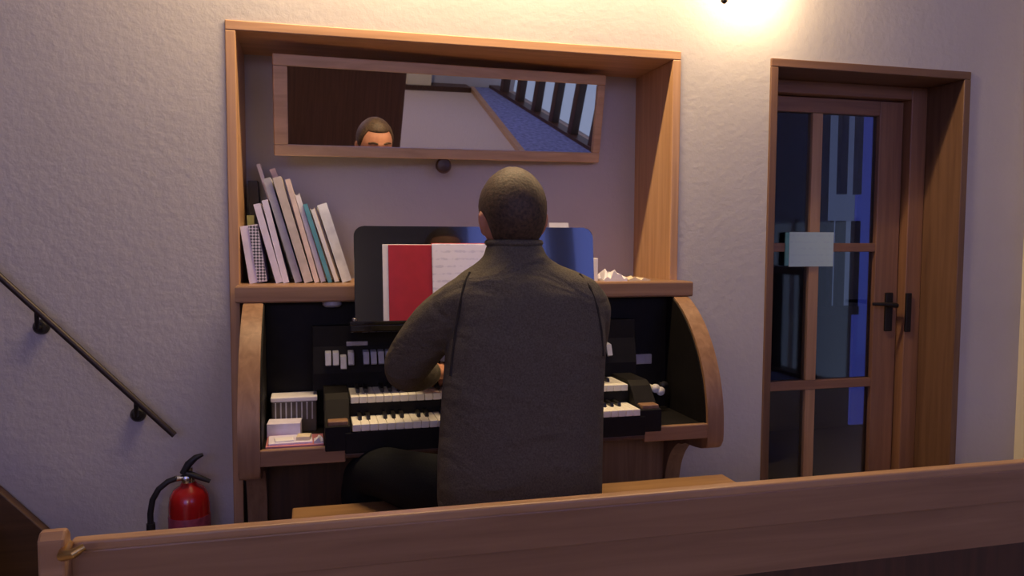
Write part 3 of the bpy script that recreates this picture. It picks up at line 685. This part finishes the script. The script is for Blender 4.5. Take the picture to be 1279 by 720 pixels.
# body: head, neck, trunk, arms and hands as one surface
q = B(); head_shape(q)
q.limb([(0.482, -0.66, 1.20), (0.480, -0.658, 1.29), (0.478, -0.65, 1.36)], [0.058, 0.053, 0.052], 18)
q.limb([HC+Vector((0, 0.085, 0.012)), HC+Vector((0, 0.106, -0.018)), HC+Vector((0, 0.100, -0.024))], [0.010, 0.0125, 0.014], 10)      # nose
q.limb([HC+Vector((-0.035, 0.080, 0.022)), HC+Vector((0, 0.0885, 0.024)), HC+Vector((0.035, 0.080, 0.022))], [0.008, 0.009, 0.008], 8)  # brow
q.limb([HC+Vector((-0.040, 0.015, -0.078)), HC+Vector((-0.022, 0.043, -0.088)), HC+Vector((0, 0.051, -0.090)), HC+Vector((0.022, 0.043, -0.088)), HC+Vector((0.040, 0.015, -0.078))], [0.018, 0.020, 0.021, 0.020, 0.018], 12) # chin
for s in (-1, 1):
    q.limb([HC+Vector((s*0.071, 0.000, -0.040)), HC+Vector((s*0.079, -0.010, -0.020)), HC+Vector((s*0.081, -0.012, 0.002)), HC+Vector((s*0.075, 0.002, 0.010))], [0.007, 0.0075, 0.008, 0.007], 10)
q.loft([(z, cx_, cy_, a*0.92, b_*0.92) for z, cx_, cy_, a, b_ in torso[1:-1]])
for P_, R2 in (armL, armR): q.limb(P_, [r*0.80 for r in R2])
for P_, R2 in (legL, legR): q.limb(P_, [r*0.80 for r in R2])
hand(q, (0.332, -0.300, 0.943), 1, (0.270, -0.415, 0.966)); hand(q, (0.612, -0.300, 0.943), -1, (0.655, -0.41, 0.960))
put('body', fused(q, 0.0042, 5), M['skin'], man)
# sweater
q = B(); q.loft(torso + [(1.322, 0.479, -0.660, 0.064, 0.067)])
for P_, R2 in (armL, armR): q.limb(P_, R2)
q.limb([(0.36, -0.70, 1.18), (0.50, -0.715, 1.20), (0.645, -0.70, 1.18)], [0.055, 0.06, 0.055])
sw = put('sweater', fused(q, 0.007, 10), M['sweater'], man)
ring = [Vector((0.479+0.064*math.cos(t), -0.660+0.067*math.sin(t), 1.320)) for t in [2*math.pi*k/28 for k in range(28)]]
q = B(); q.tube([(p.x, p.y, p.z) for p in ring]+[ring[0], ring[1]], 0.008, 10).obj('collar_rim', M['sweater'], sw, True)
from mathutils.bvhtree import BVHTree
bv = BVHTree.FromPolygons([v.co[:] for v in sw.data.vertices], [p.vertices[:] for p in sw.data.polygons])
for seq in ([(587, 341), (580, 356), (575, 380), (570, 410), (566, 440), (563, 470)], [(724, 343), (737, 360), (746, 385), (751, 415), (753, 445)]):
    pp = []
    for px_, py_ in seq:
        v = fw + (px_-W/2)/FPX*rt + (H/2-py_)/FPX*up
        hit = bv.ray_cast(CAM, v.normalized())
        if hit[0] is not None: pp.append(hit[0]-hit[1]*-0.0005)
    if len(pp) > 2: B().tube(pp, 0.0035, 8).obj('sleeve_seam', M['sweater_seam'], sw, True)
# trousers
q = B(); q.loft([(0.596, 0.49, -0.665, 0.165, 0.13), (0.61, 0.49, -0.67, 0.188, 0.148), (0.67, 0.49, -0.68, 0.195, 0.14), (0.76, 0.49, -0.69, 0.190, 0.125)])
for P_, R2 in (legL, legR): q.limb(P_, R2)
put('trousers', fused(q, 0.008, 8), M['trouser'], man)
for x, n in ((0.165, 0), (0.725, 1)):
    q = B(); q.limb([(x, -0.25, 0.045), (x, -0.17, 0.042), (x, -0.06, 0.036)], [0.042, 0.044, 0.034]); q.limb([(x, -0.225, 0.05), (x, -0.222, 0.12)], [0.042, 0.042])
    put('shoe', fused(q, 0.008, 4), M['leather'], man)
# hair cap
def hair():
    q = B(); na, nj = 48, 14; outer = []; inner = []
    def low(az):                                   # az 0 front .. pi back
        d = abs(math.atan2(math.sin(az), math.cos(az)))
        zf, zs, zb_ = 0.074, 0.000, -0.078
        if d < 0.9: z = zf
        elif d < 1.35: k = (d-0.9)/0.45; k = k*k*(3-2*k); z = zf+(-0.004-zf)*k
        elif d < 1.85: z = -0.004+(zs+0.004)*((d-1.35)/0.5)
        else: k = (d-1.85)/(math.pi-1.85); k = min(1, k*3.0); k = k*k*(3-2*k); z = zs+(zb_-zs)*k
        return math.acos(max(-1, min(1, z/0.113)))
    rnd = random.Random(3)
    for i in range(na):
        az = 2*math.pi*i/na; L = low(az); o = []; n_ = []
        for j in range(1, nj+1):
            k = j/nj; po = L*k
            o.append(q.bm.verts.new(headpt(az, po, 0.0075*(1-k**6)+0.0015+0.0012*rnd.random()))); n_.append(q.bm.verts.new(headpt(az, po, -0.003)))
        outer.append(o); inner.append(n_)
    tp = q.bm.verts.new(headpt(0, 0, 0.008)); ti = q.bm.verts.new(headpt(0, 0, -0.003))
    for i in range(na):
        k = (i+1) % na
        q.bm.faces.new((tp, outer[i][0], outer[k][0])); q.bm.faces.new((ti, inner[k][0], inner[i][0]))
        for j in range(nj-1):
            q.bm.faces.new((outer[i][j], outer[i][j+1], outer[k][j+1], outer[k][j])); q.bm.faces.new((inner[i][j], inner[k][j], inner[k][j+1], inner[i][j+1]))
        q.bm.faces.new((outer[i][-1], inner[i][-1], inner[k][-1], outer[k][-1]))
    me = q.mesh(); me.polygons.foreach_set('use_smooth', [True]*len(me.polygons)); return me
put('hair', hair(), M['hair'], man)
for s in (-1, 1):
    e = B().lathe([(0.002, -0.010), (0.008, -0.006), (0.0105, 0.0), (0.008, 0.006), (0.002, 0.010)], HC+Vector((s*0.031, 0.0785, 0.002)), 14, 'y').obj('eye', M['eye'], man, True)
    B().lathe([(0.001, 0.0), (0.0048, 0.0), (0.003, 0.002)], HC+Vector((s*0.031, 0.0875, 0.002)), 12, 'y').obj('iris', M['iris'], e, True)
    B().limb([HC+Vector((s*0.016, 0.091, 0.029)), HC+Vector((s*0.032, 0.088, 0.033)), HC+Vector((s*0.050, 0.073, 0.027))], [0.004, 0.0045, 0.003], 8).obj('eyebrow', M['hair'], man, True)
B().limb([HC+Vector((-0.020, 0.070, -0.056)), HC+Vector((0, 0.0785, -0.055)), HC+Vector((0.020, 0.070, -0.056))], [0.003, 0.005, 0.003], 8).obj('lips', M['lip'], man, True)

# ================================================================== pew in front
pw = thing('pew', 'long low wooden pew back crossing the foreground', 'pew', (0.9, -1.29, 0))
px0, px1 = -0.335, 2.55
B().box(px0, px1, -1.3085, -1.284, 0.884, 0.900, 0.004, 3).obj('cap', M['pew_cap'], pw)
B().box(px0, px1, -1.308, -1.272, 0.822, 0.886, 0.003).obj('top_rail', M['pew'], pw)
B().box(px0, px1, -1.298, -1.276, 0.735, 0.826).obj('back_panel', M['pew'], pw)
B().box(px0, px1, -1.294, -1.278, 0.10, 0.738).obj('lower_panel', M['darkwood'], pw)
B().box(px0, px1, -1.278, -1.03, 0.42, 0.45, 0.006).obj('seat', M['pew'], pw)
for x in (px0-0.034, px1-0.002):
    e = B().prism([(-1.338, 0.0), (-1.338, 0.915), (-1.328, 0.924), (-1.316, 0.924), (-1.306, 0.915), (-1.275, 0.60), (-1.06, 0.46), (-1.03, 0.42), (-1.03, 0.0)], x+0.002 if x < 0 else x, x+0.036, 'x', 0.004).obj('pew_end', M['pew_cap'], pw)
    if x < 0:
        a = at(88, 692, -1.355)
        B().tube([(a.x-0.016, -1.31, a.z-0.004), (a.x-0.010, -1.35, a.z-0.004), (a.x+0.004, -1.356, a.z), (a.x+0.016, -1.35, a.z+0.006)], [0.008, 0.008, 0.007, 0.005]).obj('hook', M['brass'], pw, True)

# ================================================================== fire extinguisher on the wall
ec = Vector((-0.357, -0.088, 0))
fe = thing('fire_extinguisher', 'red fire extinguisher with black hose and lever handle on the wall beside the niche', 'fire extinguisher', (ec.x, ec.y, 0.20))
B().lathe([(0.03, 0.205), (0.052, 0.21), (0.058, 0.225), (0.058, 0.545), (0.054, 0.572), (0.042, 0.592), (0.026, 0.602), (0.020, 0.612)], ec, 32).obj('cylinder', M['exred'], fe, True)
B().lathe([(0.0585, 0.36), (0.0588, 0.361), (0.0588, 0.515), (0.0585, 0.516)], ec, 32).obj('label', M['exlabel'], fe, True)
B().lathe([(0.018, 0.606), (0.018, 0.630), (0.012, 0.636), (0.012, 0.655)], ec, 16).obj('valve', M['chrome'], fe, True)
B().tube([ec+Vector((-0.012, -0.012, 0.645)), ec+Vector((0.014, -0.012, 0.634)), ec+Vector((0.060, -0.012, 0.612))], [0.009, 0.009, 0.006]).obj('carry_handle', M['rubber'], fe, True)
B().tube([ec+Vector((-0.014, -0.012, 0.640)), ec+Vector((0.002, -0.012, 0.668)), ec+Vector((0.022, -0.012, 0.686)), ec+Vector((0.042, -0.012, 0.694))], [0.010, 0.011, 0.009, 0.005]).obj('lever', M['rubber'], fe, True)
B().lathe([(0.012, 0.0), (0.012, -0.012), (0.009, -0.014)], ec+Vector((-0.004, -0.016, 0.625)), 14, 'y').obj('gauge', M['chrome'], fe, True)
B().tube([ec+Vector((-0.010, -0.005, 0.628)), ec+Vector((-0.034, -0.008, 0.626))], 0.009).obj('hose_coupling', M['chrome'], fe, True)
B().tube([ec+Vector(v) for v in ((-0.03, -0.008, 0.627), (-0.055, -0.012, 0.620), (-0.080, -0.014, 0.600), (-0.097, -0.014, 0.57), (-0.104, -0.014, 0.53), (-0.104, -0.012, 0.48))], 0.0085).obj('hose', M['rubber'], fe, True)
B().tube([ec+Vector(v) for v in ((-0.104, -0.012, 0.50), (-0.103, -0.010, 0.44), (-0.100, -0.006, 0.36))], [0.012, 0.014, 0.017]).obj('nozzle', M['rubber'], fe, True)
B().box(ec.x-0.03, ec.x+0.03, -0.034, 0.001, 0.40, 0.56, 0.003).obj('wall_bracket', M['iron'], fe)

# ================================================================== stairs and handrail along the wall
r1 = at(218, 544, -0.06); sl = 1.074
hr = thing('handrail', 'thin dark iron handrail sloping down the plaster wall', 'handrail', (r1.x, -0.06, r1.z))
def rp(x): return Vector((x, -0.06, r1.z+(r1.x-x)*sl))
B().tube([rp(r1.x), rp(-1.0), rp(-1.9)], 0.0095).obj('rail', M['rail'], hr, True)
for x in (-0.498, -0.748, -1.25, -1.75):
    zc = rp(x).z-0.052
    br = B().lathe([(0.008, -0.02), (0.016, -0.018), (0.022, -0.008), (0.022, 0.001)], (x-0.008, 0, zc), 20, 'y').obj('bracket_rosette', M['iron'], hr, True)
    B().tube([(x-0.008, -0.012, zc), (x-0.006, -0.045, zc+0.004), (x-0.002, -0.06, zc+0.03), rp(x-0.002)-Vector((0, 0, 0.004))], 0.006).obj('bracket_arm', M['iron'], br, True)
st = thing('staircase', 'dark brown wooden staircase climbing along the plaster wall', 'staircase', (-0.9, -0.45, 0))
sx, szz = -0.749, 0.475; ssl = 1.12
def sz(x): return szz+(sx-x)*ssl
xe = sx+(szz-0.12)/ssl
prof = [(-2.2, sz(-2.2)), (xe, 0.12), (xe, 0.0), (xe-0.25, 0.0), (-2.2, sz(-2.2)-0.42)]
B().prism(prof, -0.039, -0.004, 'y', 0.004).obj('wall_string', M['stair'], st)
B().prism([(a, b2-0.02) if b2 > 0.02 else (a, b2) for a, b2 in prof], -0.90, -0.865, 'y', 0.004).obj('outer_string', M['stair'], st)
run = 0.19; rise = run*ssl
for k in range(8):
    x1 = xe-0.06-run*k; z = rise*(k+1)-0.11
    if z < 0.03: z = 0.05
    B().box(x1-run-0.02, x1, -0.867, -0.033, z-0.03, z, 0.004).obj('tread', M['stair'], st)
    B().box(x1-0.035, x1-0.018, -0.867, -0.033, max(0, z-rise), z-0.028).obj('riser', M['stair'], st)

# ================================================================== note on the door
a = at(985, 290, 0.212); c = at(1040, 333, 0.212)
nt = thing('door_note', 'pale teal paper note taped to the glazed door', 'note', ((a.x+c.x)/2, 0.213, c.z))
B().box(a.x+0.004, c.x, 0.2105, 0.2125, c.z, a.z, 0.0).obj('sheet', M['teal'], nt)
B().box(a.x-0.012, a.x+0.05, 0.2126, 0.2196, c.z+0.004, a.z-0.002, 0.0).obj('under_sheet', M['teal2'], nt)

# ================================================================== what the mirror shows: far side of the room
ca = thing('cabinet', 'large dark brown wooden cabinet reflected in the mirror', 'cabinet', (1.15, -4.25, 0))
B().box(0.42, 1.815, -4.5, -4.02, 0.06, 1.30, 0.006).obj('body', M['cabinet'], ca)
B().box(0.44, 1.80, -4.48, -4.03, 0.0, 0.065).obj('plinth', M['darkwood'], ca)
B().box(0.45, 1.79, -4.022, -4.004, 0.09, 1.27, 0.004).obj('front_panel', M['cabinet'], ca)
stp = thing('step', 'long blue-carpeted step with wooden edge along the balustrade', 'step', (4.0, -5.6, 0))
def le(y): return 4.10+(y+7.5)*(-0.215)
B().prism([(le(-7.55), -7.55), (4.34, -7.55), (4.34, -3.2), (le(-3.2), -3.2)], 0.0, 0.05, 'z').obj('carpet_top', M['bluecarpet'], stp)
B().prism([(le(-7.55)-0.07, -7.55), (le(-7.55), -7.55), (le(-3.2), -3.2), (le(-3.2)-0.07, -3.2)], 0.0, 0.055, 'z', 0.004).obj('nosing', M['pew_cap'], stp)
bl = thing('balustrade', 'dark wooden balustrade of square posts reflected in the mirror', 'balustrade', (4.42, -5.4, 0))
B().box(4.34, 4.50, -7.55, -3.2, 0.0, 0.09, 0.004).obj('base_rail', M['darkwood'], bl)
B().box(4.37, 4.47, -7.55, -3.2, 1.0, 1.08, 0.004).obj('hand_rail', M['darkwood'], bl)
pm = B().box(-0.05, 0.05, -0.05, 0.05, 0.085, 1.005, 0.004).mesh()
for k in range(9):
    o = put('post', pm, M['darkwood'], bl); o.location = (4.42, -7.2+0.49*k, 0); o.matrix_parent_inverse = world_of(bl).inverted()
